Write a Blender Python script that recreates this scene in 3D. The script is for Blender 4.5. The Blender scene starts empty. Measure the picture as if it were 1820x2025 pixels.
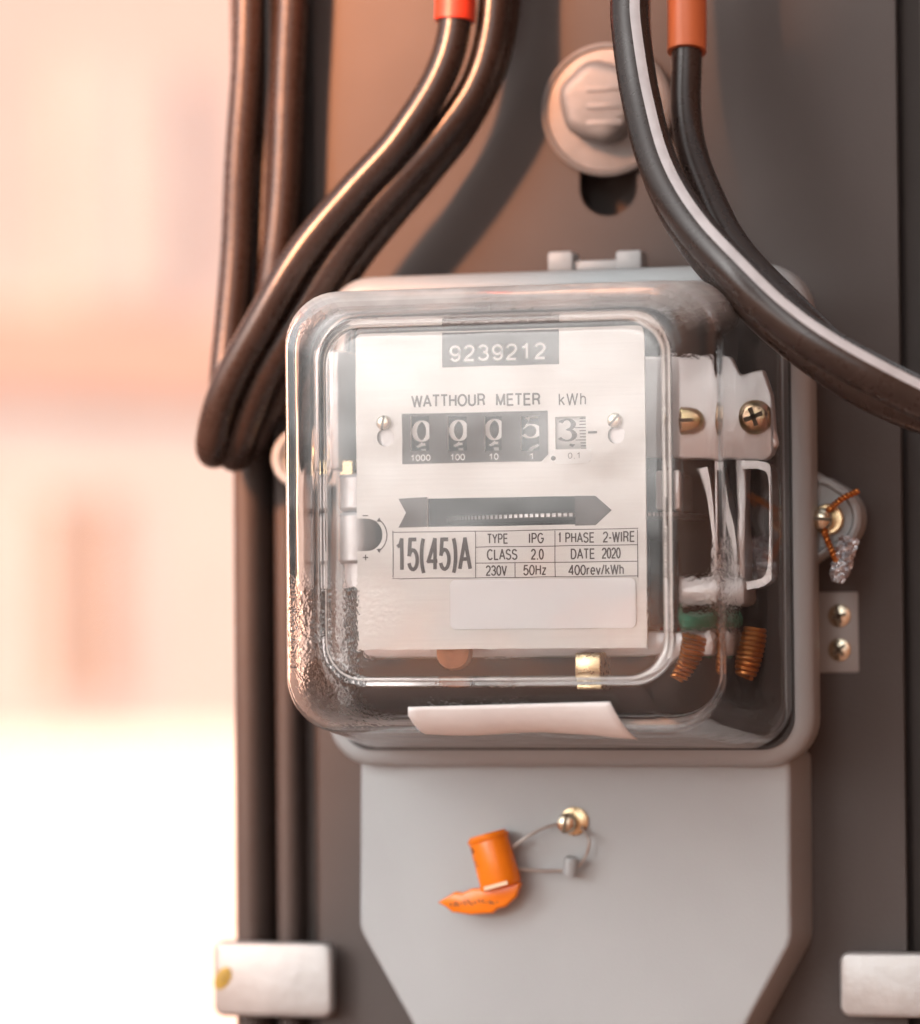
import bpy, bmesh, math, random
from mathutils import Vector, Matrix
R = math.radians
random.seed(7)
sc = bpy.context.scene
col = sc.collection

# ------------------------------------------------------------------ camera
F = 7389.0                       # focal length in units of a picture 1820 wide, 2025 high
YAW, PITCH, ROLL, DIST = 15.5, 1.8, -0.5, 0.95
ROT = (Matrix.Rotation(R(YAW), 4, 'Z') @ Matrix.Rotation(R(90 + PITCH), 4, 'X') @ Matrix.Rotation(R(ROLL), 4, 'Z'))
R3 = ROT.to_3x3()
def ray(px, py):
    return R3 @ Vector(((px - 910) / F, (1012.5 - py) / F, -1))
_d0 = ray(1130, 1025)
CAM = -_d0 * (DIST / _d0.y)
def P(px, py, d=0.0):
    """point of the plane d metres in front of the meter's back plane seen at px, py"""
    r = ray(px, py)
    return CAM + r * ((-d - CAM.y) / r.y)
cam = bpy.data.cameras.new('camera')
cam_ob = bpy.data.objects.new('camera', cam)
col.objects.link(cam_ob)
cam_ob.matrix_world = Matrix.Translation(CAM) @ ROT
cam.sensor_fit = 'HORIZONTAL'; cam.sensor_width = 36
cam.lens = 36 * F / 1820
cam.clip_start = 0.02; cam.clip_end = 2000
cam.dof.use_dof = True
cam.dof.focus_distance = (P(1000, 960, .060) - CAM).dot(R3 @ Vector((0, 0, -1)))
cam.dof.aperture_fstop = cam.lens / 1000 / 0.020
cam.dof.aperture_blades = 0
sc.camera = cam_ob

# ------------------------------------------------------------------ sky, sun, exposure
SUN_AZ, SUN_EL = 24.0, 22.0      # left behind the camera, low
S = Vector((-math.sin(R(SUN_AZ)) * math.cos(R(SUN_EL)), -math.cos(R(SUN_AZ)) * math.cos(R(SUN_EL)), math.sin(R(SUN_EL))))
world = bpy.data.worlds.new('World'); sc.world = world
world.use_nodes = True
wn = world.node_tree
sky = wn.nodes.new('ShaderNodeTexSky'); sky.sky_type = 'NISHITA'; sky.sun_disc = False
sky.sun_elevation = R(SUN_EL); sky.sun_rotation = R(180 + SUN_AZ)
sky.air_density = 1.0; sky.dust_density = 7.0; sky.ozone_density = 1.0
hsv = wn.nodes.new('ShaderNodeHueSaturation'); hsv.inputs['Saturation'].default_value = 0.08
wn.links.new(sky.outputs[0], hsv.inputs['Color'])
wn.links.new(hsv.outputs[0], wn.nodes['Background'].inputs[0])
wn.nodes['Background'].inputs[1].default_value = 0.05
sun = bpy.data.lights.new('sun', 'SUN'); sun.energy = 5.0; sun.angle = R(8.0); sun.color = (1.0, 0.37, 0.155)
sun_ob = bpy.data.objects.new('sun', sun); col.objects.link(sun_ob)
sun_ob.rotation_euler = (-S).to_track_quat('-Z', 'Y').to_euler()
sun_ob.location = S * 20
sc.view_settings.view_transform = 'Standard'; sc.view_settings.look = 'None'
sc.view_settings.exposure = 2.28; sc.view_settings.gamma = 1.0
sc.cycles.max_bounces = 16; sc.cycles.transmission_bounces = 14; sc.cycles.transparent_max_bounces = 12
sc.cycles.glossy_bounces = 6; sc.cycles.diffuse_bounces = 5
sc.cycles.sample_clamp_indirect = 6.0
sc.cycles.use_denoising = True

# ------------------------------------------------------------------ materials
def mat(name, color, rough=0.5, metal=0.0, var=0.06, nscale=60.0, bump=0.0, bscale=300.0, coat=0.0, stretch=None, spec=0.5, col2=None, mscale=None):
    m = bpy.data.materials.new(name); m.use_nodes = True
    n = m.node_tree.nodes; l = m.node_tree.links
    b = n['Principled BSDF']
    tc = n.new('ShaderNodeTexCoord'); mp = n.new('ShaderNodeMapping')
    l.new(tc.outputs['Object'], mp.inputs[0])
    if stretch: mp.inputs['Scale'].default_value = stretch
    nz = n.new('ShaderNodeTexNoise'); nz.inputs['Scale'].default_value = nscale; nz.inputs['Detail'].default_value = 5
    l.new(mp.outputs[0], nz.inputs['Vector'])
    rp = n.new('ShaderNodeValToRGB')
    c = Vector(color)
    rp.color_ramp.elements[0].position = 0.3; rp.color_ramp.elements[1].position = 0.7
    a = c * (1 - var); z = Vector(col2) if col2 else c * (1 + var)
    rp.color_ramp.elements[0].color = (a.x, a.y, a.z, 1); rp.color_ramp.elements[1].color = (min(z.x, 1), min(z.y, 1), min(z.z, 1), 1)
    l.new(nz.outputs['Fac'], rp.inputs[0]); l.new(rp.outputs[0], b.inputs['Base Color'])
    b.inputs['Metallic'].default_value = metal
    b.inputs['Specular IOR Level'].default_value = spec
    mr = n.new('ShaderNodeMapRange'); mr.inputs['To Min'].default_value = max(rough - 0.06, 0.02); mr.inputs['To Max'].default_value = rough + 0.06
    n2 = n.new('ShaderNodeTexNoise'); n2.inputs['Scale'].default_value = mscale or nscale * 2.3; n2.inputs['Detail'].default_value = 3
    l.new(mp.outputs[0], n2.inputs['Vector']); l.new(n2.outputs['Fac'], mr.inputs[0]); l.new(mr.outputs[0], b.inputs['Roughness'])
    if coat: b.inputs['Coat Weight'].default_value = coat
    if bump:
        n3 = n.new('ShaderNodeTexNoise'); n3.inputs['Scale'].default_value = bscale; n3.inputs['Detail'].default_value = 4
        l.new(mp.outputs[0], n3.inputs['Vector'])
        bp = n.new('ShaderNodeBump'); bp.inputs['Strength'].default_value = bump; bp.inputs['Distance'].default_value = 0.0005
        l.new(n3.outputs['Fac'], bp.inputs['Height']); l.new(bp.outputs[0], b.inputs['Normal'])
    return m

M = {}
M['board'] = mat('brown_board_plastic', (0.058, 0.046, 0.042), 0.62, var=0.16, nscale=14, bump=0.15, bscale=900)
M['grey'] = mat('grey_meter_paint', (0.345, 0.372, 0.385), 0.42, var=0.06, nscale=18, bump=0.12, bscale=1500)
M['dark'] = mat('dark_tray', (0.016, 0.013, 0.012), 0.6)
M['black'] = mat('black_rubber', (0.012, 0.011, 0.011), 0.45)
M['cable'] = mat('black_cable_sheath', (0.029, 0.019, 0.016), 0.28, var=0.12, nscale=120, bump=0.04, bscale=800, spec=0.6)
M['stripe'] = mat('white_stripe', (0.60, 0.60, 0.62), 0.45, var=0.12, nscale=150)
M['red'] = mat('red_sleeve', (0.75, 0.06, 0.025), 0.4, var=0.05)
M['orange_sleeve'] = mat('orange_sleeve', (0.62, 0.15, 0.05), 0.42, var=0.05)
M['plate'] = mat('brushed_faceplate', (0.66, 0.635, 0.61), 0.42, 0.25, var=0.035, nscale=40, stretch=(1, 1, 40), bump=0.06, bscale=300)
M['ink'] = mat('brown_black_ink', (0.055, 0.032, 0.027), 0.5)
M['ink_panel'] = mat('dark_ink_panel', (0.050, 0.034, 0.030), 0.45)
M['white_ink'] = mat('white_ink', (0.80, 0.79, 0.77), 0.5, var=0.02)
M['sticker'] = mat('white_sticker', (0.90, 0.90, 0.91), 0.55, var=0.01)
M['paper'] = mat('paper_label', (0.78, 0.78, 0.78), 0.7, var=0.03, nscale=200)
M['drum'] = mat('black_drum', (0.030, 0.026, 0.026), 0.4)
M['white_drum'] = mat('white_drum', (0.72, 0.71, 0.69), 0.4)
M['steel'] = mat('steel', (0.62, 0.61, 0.60), 0.28, 1.0, var=0.08, nscale=200)
M['alu'] = mat('matt_aluminium', (0.55, 0.53, 0.53), 0.42, 0.85, var=0.05, nscale=150, bump=0.1, bscale=1500)
M['brass'] = mat('brass', (0.66, 0.52, 0.32), 0.28, 1.0, var=0.1, nscale=200)
M['zinc'] = mat('yellow_zinc', (0.55, 0.46, 0.24), 0.25, 1.0, var=0.25, nscale=400, col2=(0.66, 0.42, 0.32))
M['frame'] = mat('cast_frame', (0.80, 0.77, 0.77), 0.35, 0.35, var=0.05, nscale=100)
M['copper'] = mat('copper_wire', (0.55, 0.19, 0.05), 0.35, 0.85, var=0.15, nscale=500)
M['coil'] = mat('enamelled_coil', (0.55, 0.20, 0.05), 0.3, 0.6, var=0.3, nscale=300)
M['rivet'] = mat('dull_copper', (0.30, 0.13, 0.07), 0.45, 0.8, var=0.2, nscale=300)
M['green'] = mat('green_wire', (0.02, 0.22, 0.14), 0.4)
M['red_wire'] = mat('red_wire', (0.45, 0.04, 0.04), 0.4)
M['orange'] = mat('orange_plastic', (0.86, 0.21, 0.006), 0.24, var=0.05, nscale=150)
M['lead'] = mat('crumpled_lead', (0.50, 0.51, 0.54), 0.28, 0.85, var=0.2, nscale=600, bump=0.9, bscale=900)
M['strap'] = mat('bright_strap_steel', (0.37, 0.365, 0.36), 0.40, 0.5, var=0.10, nscale=90, bump=0.35, bscale=260)
M['grey_plate'] = mat('grey_block', (0.30, 0.295, 0.29), 0.4, var=0.04)
M['bolt'] = mat('dull_galvanised', (0.23, 0.22, 0.215), 0.5, 0.3, var=0.12, nscale=120, bump=0.3, bscale=400)
M['concrete'] = mat('concrete', (0.34, 0.33, 0.31), 0.9, var=0.15, nscale=12, bump=0.4, bscale=60)
M['wall'] = mat('cream_plaster', (0.78, 0.82, 0.83), 0.9, var=0.05, nscale=2, bump=0.2, bscale=40)
M['salmon'] = mat('salmon_plaster', (0.74, 0.60, 0.54), 0.9, var=0.06, nscale=2)
M['pink'] = mat('pale_pink_plaster', (0.78, 0.74, 0.74), 0.9, var=0.05, nscale=2)
M['white_wall'] = mat('white_wall', (0.78, 0.86, 0.90), 0.9, var=0.04, nscale=3)
M['shutter'] = mat('brown_shutter', (0.58, 0.50, 0.44), 0.6, var=0.1, nscale=5)
M['ground'] = mat('grey_asphalt_ground', (0.08, 0.083, 0.09), 0.95, var=0.08, nscale=1.5)
M['tile'] = mat('terracotta_tile', (0.50, 0.20, 0.11), 0.8, var=0.15, nscale=5)

def glass_mat():
    m = bpy.data.materials.new('clear_cover_glass'); m.use_nodes = True
    n = m.node_tree.nodes; l = m.node_tree.links
    b = n['Principled BSDF']
    b.inputs['Base Color'].default_value = (0.985, 0.98, 0.975, 1)
    b.inputs['Transmission Weight'].default_value = 1.0
    b.inputs['IOR'].default_value = 1.48
    b.inputs['Roughness'].default_value = 0.0
    tc = n.new('ShaderNodeTexCoord')
    # slow pressing waves of moulded glass
    nz = n.new('ShaderNodeTexNoise'); nz.inputs['Scale'].default_value = 38; nz.inputs['Detail'].default_value = 1.5
    l.new(tc.outputs['Object'], nz.inputs['Vector'])
    b1 = n.new('ShaderNodeBump'); b1.inputs['Strength'].default_value = 0.07; b1.inputs['Distance'].default_value = 0.004
    l.new(nz.outputs['Fac'], b1.inputs['Height'])
    # condensation: droplets where the cover is wet
    def blob(c, r):
        sub = n.new('ShaderNodeVectorMath'); sub.operation = 'DISTANCE'; sub.inputs[1].default_value = c
        l.new(tc.outputs['Object'], sub.inputs[0])
        mr = n.new('ShaderNodeMapRange'); mr.inputs['From Min'].default_value = r; mr.inputs['From Max'].default_value = r * 0.35
        l.new(sub.outputs['Value'], mr.inputs[0]); return mr.outputs[0]
    acc = None
    for c, r in WET:
        o = blob(c, r)
        if acc is None: acc = o
        else:
            mx = n.new('ShaderNodeMath'); mx.operation = 'MAXIMUM'; l.new(acc, mx.inputs[0]); l.new(o, mx.inputs[1]); acc = mx.outputs[0]
    v = n.new('ShaderNodeTexVoronoi'); v.inputs['Scale'].default_value = 1300; v.feature = 'SMOOTH_F1'
    l.new(tc.outputs['Object'], v.inputs['Vector'])
    n2 = n.new('ShaderNodeTexNoise'); n2.inputs['Scale'].default_value = 500; n2.inputs['Detail'].default_value = 3
    l.new(tc.outputs['Object'], n2.inputs['Vector'])
    ad = n.new('ShaderNodeMath'); ad.operation = 'ADD'; l.new(v.outputs['Distance'], ad.inputs[0]); l.new(n2.outputs['Fac'], ad.inputs[1])
    st = n.new('ShaderNodeMath'); st.operation = 'MULTIPLY'; st.inputs[1].default_value = 0.06; l.new(acc, st.inputs[0])
    b2 = n.new('ShaderNodeBump'); b2.inputs['Distance'].default_value = 0.0012
    l.new(st.outputs[0], b2.inputs['Strength']); l.new(ad.outputs[0], b2.inputs['Height'])
    l.new(b1.outputs[0], b2.inputs['Normal']); l.new(b2.outputs[0], b.inputs['Normal'])
    # whitish film painted in for sky reflection, strongest on the faces that look up
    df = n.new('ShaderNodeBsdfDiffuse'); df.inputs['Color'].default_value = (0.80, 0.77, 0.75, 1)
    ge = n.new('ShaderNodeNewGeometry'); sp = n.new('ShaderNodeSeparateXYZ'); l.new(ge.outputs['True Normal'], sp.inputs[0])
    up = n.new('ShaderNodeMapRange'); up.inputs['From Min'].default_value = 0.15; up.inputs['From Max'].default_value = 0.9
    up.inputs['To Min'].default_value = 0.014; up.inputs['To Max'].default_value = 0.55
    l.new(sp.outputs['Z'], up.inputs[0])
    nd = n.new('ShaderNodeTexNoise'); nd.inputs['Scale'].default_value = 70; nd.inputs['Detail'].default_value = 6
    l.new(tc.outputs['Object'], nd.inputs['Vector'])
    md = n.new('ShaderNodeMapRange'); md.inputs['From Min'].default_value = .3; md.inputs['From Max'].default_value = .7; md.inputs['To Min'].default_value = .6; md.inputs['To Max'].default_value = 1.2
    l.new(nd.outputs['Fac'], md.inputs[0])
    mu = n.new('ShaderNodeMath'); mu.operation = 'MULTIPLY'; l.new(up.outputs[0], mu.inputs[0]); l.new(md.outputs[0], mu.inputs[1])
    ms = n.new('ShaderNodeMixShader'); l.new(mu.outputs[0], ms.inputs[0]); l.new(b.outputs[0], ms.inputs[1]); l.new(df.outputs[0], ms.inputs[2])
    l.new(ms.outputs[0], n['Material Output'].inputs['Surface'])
    return m

# ------------------------------------------------------------------ mesh helpers
ROOT = {}
def ob(name, bm, m, parent=None, smooth=True, ang=35, kind=None):
    me = bpy.data.meshes.new(name)
    bmesh.ops.recalc_face_normals(bm, faces=bm.faces)
    bm.to_mesh(me); bm.free()
    return obm(name, me, m, parent, smooth, ang, kind)
def obm(name, me, m, parent=None, smooth=True, ang=35, kind=None):
    if m: me.materials.clear(); me.materials.append(m)
    if smooth:
        me.shade_smooth(); me.set_sharp_from_angle(angle=R(ang))
    o = bpy.data.objects.new(name, me); col.objects.link(o)
    if parent:
        loc = ROOT[parent.name]
        me.transform(Matrix.Translation(-loc)); o.parent = parent; ROOT[o.name] = loc
    else: ROOT[o.name] = Vector((0, 0, 0))
    if kind: o['kind'] = kind
    return o
def thing(name, label, cat, loc, group=None):
    o = bpy.data.objects.new(name, None); col.objects.link(o); o.location = loc; o.empty_display_size = 0.02
    ROOT[o.name] = Vector(loc); tag(o, label, cat, group); return o
def tag(o, label, cat, group=None):
    o['label'] = label; o['category'] = cat
    if group: o['group'] = group
def structure(o): o['kind'] = 'structure'; return o

def rrect(cx, cz, hx, hz, r, n=9):
    out = []
    for sx, sz, a0 in ((1, 1, 0), (-1, 1, 90), (-1, -1, 180), (1, -1, 270)):
        for i in range(n + 1):
            a = R(a0 + 90 * i / n)
            out.append((cx + sx * (hx - r) + r * math.cos(a), cz + sz * (hz - r) + r * math.sin(a)))
    return out
def loft(bm, secs, cap0=True, cap1=True, closed=True):
    rings = [[bm.verts.new(p) for p in s] for s in secs]
    n = len(rings[0])
    for a, b in zip(rings, rings[1:]):
        for i in range(n if closed else n - 1):
            j = (i + 1) % n
            bm.faces.new((a[i], a[j], b[j], b[i]))
    if cap0: bm.faces.new(rings[0][::-1])
    if cap1: bm.faces.new(rings[-1])
    return rings
def sec(outline, d): return [Vector((x, -d, z)) for x, z in outline]
def inset_poly(pts, k):
    """move every edge of a ccw/cw polygon inwards by k"""
    n = len(pts); ar = sum(pts[i][0] * pts[(i + 1) % n][1] - pts[(i + 1) % n][0] * pts[i][1] for i in range(n))
    s = 1 if ar > 0 else -1; out = []
    for i in range(n):
        p0, p1, p2 = Vector(pts[i - 1]), Vector(pts[i]), Vector(pts[(i + 1) % n])
        d1 = (p1 - p0).normalized(); d2 = (p2 - p1).normalized()
        n1 = Vector((-d1.y, d1.x)) * s; n2 = Vector((-d2.y, d2.x)) * s
        t = n1 + n2; t = t / max(t.dot(t), 1e-9) * 2
        out.append((p1.x + t.x * k, p1.y + t.y * k))
    return out
def prism(bm, pts, d0, d1, bev=0.0, steps=3):
    """extrude an outline (x,z) from back d0 to front d1, with a rounded front edge"""
    secs = [sec(pts, d0)]
    if bev:
        for i in range(steps + 1):
            a = math.pi / 2 * i / steps
            secs.append(sec(inset_poly(pts, bev * (1 - math.cos(a))), d1 - bev + bev * math.sin(a)))
    else: secs.append(sec(pts, d1))
    loft(bm, secs)
def boxm(bm, x0, x1, y0, y1, z0, z1, bev=0.0):
    r = bmesh.ops.create_cube(bm, size=1, matrix=Matrix.Translation(((x0 + x1) / 2, (y0 + y1) / 2, (z0 + z1) / 2)) @ Matrix.Diagonal((abs(x1 - x0), abs(y1 - y0), abs(z1 - z0), 1)))
    if bev:
        es = list({e for v in r['verts'] for e in v.link_edges})
        bmesh.ops.bevel(bm, geom=es, offset=bev, segments=2, affect='EDGES', profile=0.5)
def spline(pts, n=10):
    pts = [Vector(p) for p in pts]; q = [pts[0] * 2 - pts[1]] + pts + [pts[-1] * 2 - pts[-2]]
    out = []
    for i in range(1, len(q) - 2):
        p0, p1, p2, p3 = q[i - 1:i + 3]
        for k in range(n):
            t = k / n
            out.append(0.5 * ((2 * p1) + (p2 - p0) * t + (2 * p0 - 5 * p1 + 4 * p2 - p3) * t * t + (3 * p1 - p0 - 3 * p2 + p3) * t ** 3))
    out.append(pts[-1]); return out
def frames(path):
    fr = []; up = None
    for i, p in enumerate(path):
        t = (path[min(i + 1, len(path) - 1)] - path[max(i - 1, 0)]).normalized()
        if up is None: up = Vector((0, 1, 0)) if abs(t.y) < 0.9 else Vector((1, 0, 0))
        up = (up - t * up.dot(t)).normalized()
        fr.append((t, up, t.cross(up)))
    return fr
def tube(bm, path, r, n=16, a0=0, a1=360, lift=0.0, cap=True):
    """r may be a number or a function of the index fraction; a0..a1 gives a strip of the surface"""
    fr = frames(path); secs = []
    full = a1 - a0 >= 360
    for i, (p, (t, u, w)) in enumerate(zip(path, fr)):
        rr = r(i / (len(path) - 1)) if callable(r) else r
        s = []
        for k in range(n if full else n + 1):
            a = R(a0 + (a1 - a0) * k / n)
            s.append(p + (u * math.cos(a) + w * math.sin(a)) * (rr + lift))
        if not full:
            for k in reversed(range(n + 1)):
                a = R(a0 + (a1 - a0) * k / n)
                s.append(p + (u * math.cos(a) + w * math.sin(a)) * (rr - 0.0003))
        secs.append(s)
    loft(bm, secs, cap, cap)
def lathe(bm, c, prof, axis=Vector((0, -1, 0)), n=28, squash=None):
    """prof: list of (radius, height along axis)"""
    axis = axis.normalized(); u = axis.orthogonal().normalized(); w = axis.cross(u)
    secs = [[c + axis * h + (u * math.cos(2 * math.pi * k / n) + w * math.sin(2 * math.pi * k / n)) * r for k in range(n)] for r, h in prof]
    loft(bm, secs)
def fill2d(loops, d0, d1):
    """flat plate with holes: loops of (x,z), first the outline"""
    cu = bpy.data.curves.new('tmp', 'CURVE'); cu.dimensions = '2D'; cu.fill_mode = 'BOTH'
    cu.extrude = abs(d1 - d0) / 2
    for lp in loops:
        sp = cu.splines.new('POLY'); sp.points.add(len(lp) - 1); sp.use_cyclic_u = True
        for q, (x, z) in zip(sp.points, lp): q.co = (x, z, 0, 1)
    o = bpy.data.objects.new('tmp', cu); col.objects.link(o)
    dg = bpy.context.evaluated_depsgraph_get()
    me = bpy.data.meshes.new_from_object(o.evaluated_get(dg))
    bpy.data.objects.remove(o); bpy.data.curves.remove(cu)
    # local (x, y, z) -> world (x, -d, z)
    me.transform(Matrix(((1, 0, 0, 0), (0, 0, -1, -(d0 + d1) / 2), (0, 1, 0, 0), (0, 0, 0, 1))))
    bm = bmesh.new(); bm.from_mesh(me); bpy.data.meshes.remove(me)
    bmesh.ops.remove_doubles(bm, verts=bm.verts, dist=1e-7)
    return bm
def pz(px, py, d): p = P(px, py, d); return (p.x, p.z)
def circ(px, py, rpx, d, n=28):
    x, z = pz(px, py, d); k = rpx / 7900.0 * (DIST / (DIST - d)) ** -1
    r = (P(px + rpx, py, d) - P(px, py, d)).length
    return [(x + r * math.cos(2 * math.pi * i / n), z + r * math.sin(2 * math.pi * i / n)) for i in range(n)]
def rect(px0, py0, px1, py1, d):
    """axis-aligned rectangle through the mean of its picture edges"""
    x0 = (P(px0, py0, d).x + P(px0, py1, d).x) / 2; x1 = (P(px1, py0, d).x + P(px1, py1, d).x) / 2
    z0 = (P(px0, py1, d).z + P(px1, py1, d).z) / 2; z1 = (P(px0, py0, d).z + P(px1, py0, d).z) / 2
    return x0, x1, z0, z1
def rpts(b): x0, x1, z0, z1 = b; return [(x0, z0), (x1, z0), (x1, z1), (x0, z1)]

# ------------------------------------------------------------------ lettering: own stroke alphabet, cap height 1
def arc(cx, cy, rx, ry, a0, a1, n=14):
    return [(cx + rx * math.cos(R(a0 + (a1 - a0) * i / n)), cy + ry * math.sin(R(a0 + (a1 - a0) * i / n))) for i in range(n + 1)]
G = {
 '0': (.56, [arc(.28, .5, .25, .5, 90, 450, 28)]),
 '1': (.56, [[(.08, .76), (.24, .84), (.33, 1), (.33, 0)]]),
 '2': (.56, [arc(.28, .73, .24, .27, 170, -20, 14) + [(.40, .45), (.14, .20), (.04, 0), (.53, 0)]]),
 '3': (.56, [arc(.27, .75, .22, .25, 165, -80, 14) + arc(.27, .27, .25, .27, 80, -165, 14)]),
 '4': (.58, [[(.42, 0), (.42, 1), (.03, .28), (.56, .28)]]),
 '5': (.56, [[(.49, 1), (.13, 1), (.07, .50)] + arc(.28, .33, .25, .33, 130, -160, 16)]),
 '6': (.56, [arc(.29, .70, .24, .30, 25, 120, 8) + [(.05, .5), (.04, .36)] + arc(.29, .31, .25, .31, 180, 540, 22)]),
 '7': (.54, [[(.03, 1), (.52, 1), (.30, .55), (.2, 0)]]),
 '8': (.56, [arc(.28, .76, .21, .24, 0, 360, 22), arc(.28, .27, .25, .27, 0, 360, 22)]),
 '9': (.56, [arc(.28, .69, .25, .31, 0, 360, 22)[::-1] + [(.52, .5)] + arc(.28, .30, .24, .30, 0, -155, 12)]),
 'A': (.64, [[(.02, 0), (.32, 1), (.62, 0)], [(.13, .33), (.51, .33)]]),
 'C': (.66, [arc(.35, .5, .32, .5, 42, 318, 24)]),
 'D': (.66, [[(.08, 0), (.08, 1), (.30, 1)] + arc(.30, .5, .31, .5, 90, -90, 16) + [(.08, 0)]]),
 'E': (.60, [[(.56, 1), (.08, 1), (.08, 0), (.57, 0)], [(.08, .53), (.52, .53)]]),
 'G': (.70, [arc(.35, .5, .32, .5, 42, 345, 24) + [(.65, .47), (.40, .47)]]),
 'H': (.66, [[(.08, 0), (.08, 1)], [(.58, 0), (.58, 1)], [(.08, .53), (.58, .53)]]),
 'I': (.22, [[(.11, 0), (.11, 1)]]),
 'L': (.54, [[(.08, 1), (.08, 0), (.52, 0)]]),
 'M': (.78, [[(.08, 0), (.08, 1), (.39, .06), (.70, 1), (.70, 0)]]),
 'O': (.72, [arc(.36, .5, .33, .5, 90, 450, 28)]),
 'P': (.62, [[(.08, 0), (.08, 1), (.33, 1)] + arc(.33, .735, .24, .265, 90, -90, 12) + [(.08, .47)]]),
 'R': (.66, [[(.08, 0), (.08, 1), (.35, 1)] + arc(.35, .745, .23, .255, 90, -90, 12) + [(.08, .49)], [(.36, .49), (.52, .38), (.55, .12), (.60, 0)]]),
 'S': (.62, [arc(.31, .745, .24, .255, 20, 200, 12) + [(.12, .60), (.48, .46)] + arc(.31, .265, .26, .265, 25, -160, 14)]),
 'T': (.58, [[(.02, 1), (.56, 1)], [(.29, 1), (.29, 0)]]),
 'U': (.66, [[(.08, 1), (.08, .30)] + arc(.33, .28, .25, .28, 180, 360, 14) + [(.58, 1)]]),
 'V': (.62, [[(.02, 1), (.31, 0), (.60, 1)]]),
 'W': (.88, [[(.02, 1), (.23, 0), (.44, .96), (.65, 0), (.86, 1)]]),
 'Y': (.60, [[(.02, 1), (.30, .46), (.58, 1)], [(.30, .46), (.30, 0)]]),
 'k': (.50, [[(.07, 0), (.07, 1)], [(.44, .70), (.08, .32)], [(.20, .44), (.46, 0)]]),
 'h': (.52, [[(.07, 0), (.07, 1)], [(.07, .42)] + arc(.26, .48, .19, .24, 150, 0, 10) + [(.45, 0)]]),
 'r': (.34, [[(.07, 0), (.07, .72)], [(.07, .42), (.14, .64), (.32, .71)]]),
 'e': (.54, [[(.06, .37), (.48, .37)] + arc(.27, .37, .21, .36, 8, 318, 20)]),
 'v': (.48, [[(.02, .72), (.24, 0), (.46, .72)]]),
 'z': (.46, [[(.04, .70), (.42, .70), (.04, 0), (.43, 0)]]),
 '(': (.32, [arc(.42, .45, .33, .75, 130, 230, 12)]),
 ')': (.32, [arc(-.10, .45, .33, .75, 50, -50, 12)]),
 '.': (.24, [[(.12, -.07), (.12, .07)]]),
 '-': (.36, [[(.04, .40), (.32, .40)]]),
 '+': (.56, [[(.04, .45), (.52, .45)], [(.28, .21), (.28, .69)]]),
 '/': (.32, [[(.02, -.02), (.30, 1.02)]]),
 ' ': (.34, []),
}
def ribbon(bm, pts, wid, y, closed=False):
    """flat stroke; wid a number or list; pts (x,z)"""
    if not isinstance(wid, (list, tuple)):
        q = [pts[0]]
        for p in pts[1:]:
            if (Vector(p) - Vector(q[-1])).length > 1e-6: q.append(p)
        pts = q
    n = len(pts); V = [Vector(p) for p in pts]
    if not isinstance(wid, (list, tuple)):      # sharp turns: start a new stroke there
        for i in range(1, n - 1):
            a, b = (V[i] - V[i - 1]).normalized(), (V[i + 1] - V[i]).normalized()
            if a.dot(b) < 0.25:
                ribbon(bm, pts[:i] + [tuple(V[i] + a * wid * .35)], wid, y)
                ribbon(bm, [tuple(V[i] - b * wid * .35)] + pts[i + 1:], wid, y - 0.000004); return
    closed = closed or (V[0] - V[-1]).length < 1e-7
    if closed: V = V[:-1]; n = len(V)
    W = wid if isinstance(wid, (list, tuple)) else [wid] * n
    a = []; b = []
    for i in range(n):
        p0 = V[i - 1] if (i or closed) else V[i] * 2 - V[1]
        p2 = V[(i + 1) % n] if (i < n - 1 or closed) else V[i] * 2 - V[i - 1]
        d1 = (V[i] - p0).normalized(); d2 = (p2 - V[i]).normalized()
        n1 = Vector((-d1.y, d1.x)); n2 = Vector((-d2.y, d2.x)); t = n1 + n2
        if t.length < 0.3: t = n1
        else: t = t * (2 / max(t.dot(t), 0.55))
        a.append(bm.verts.new((V[i].x + t.x * W[i] / 2, y, V[i].y + t.y * W[i] / 2)))
        b.append(bm.verts.new((V[i].x - t.x * W[i] / 2, y, V[i].y - t.y * W[i] / 2)))
    for i in range(n if closed else n - 1):
        j = (i + 1) % n
        bm.faces.new((a[i], b[i], b[j], a[j]))
def write(bm, s, px0, py0, px1, py1, d, weight=0.13, track=0.12, quad=None):
    """set a line of lettering so that its strokes fill the picture box px0..px1, cap height py0..py1 (at the plane d)"""
    x0, x1, z0, z1 = quad or rect(px0, py0, px1, py1, d)
    strokes = []; x = 0
    for ch in s:
        w, st = G[ch]
        for q in st: strokes.append([(x + a, b) for a, b in q])
        x += w + track
    xs = [a for q in strokes for a, b in q]
    lo, hi = min(xs), max(xs); H = z1 - z0
    wt = weight * H
    kx = (x1 - x0 - wt) / (hi - lo); kz = H - wt
    for i, q in enumerate(strokes):
        ribbon(bm, [(x0 + wt / 2 + (a - lo) * kx, z0 + wt / 2 + b * kz) for a, b in q], wt, -d - 0.000008 * (i % 3))
def flat_poly(bm, pts, d):
    bm.faces.new([bm.verts.new((x, -d, z)) for x, z in pts])

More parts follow.
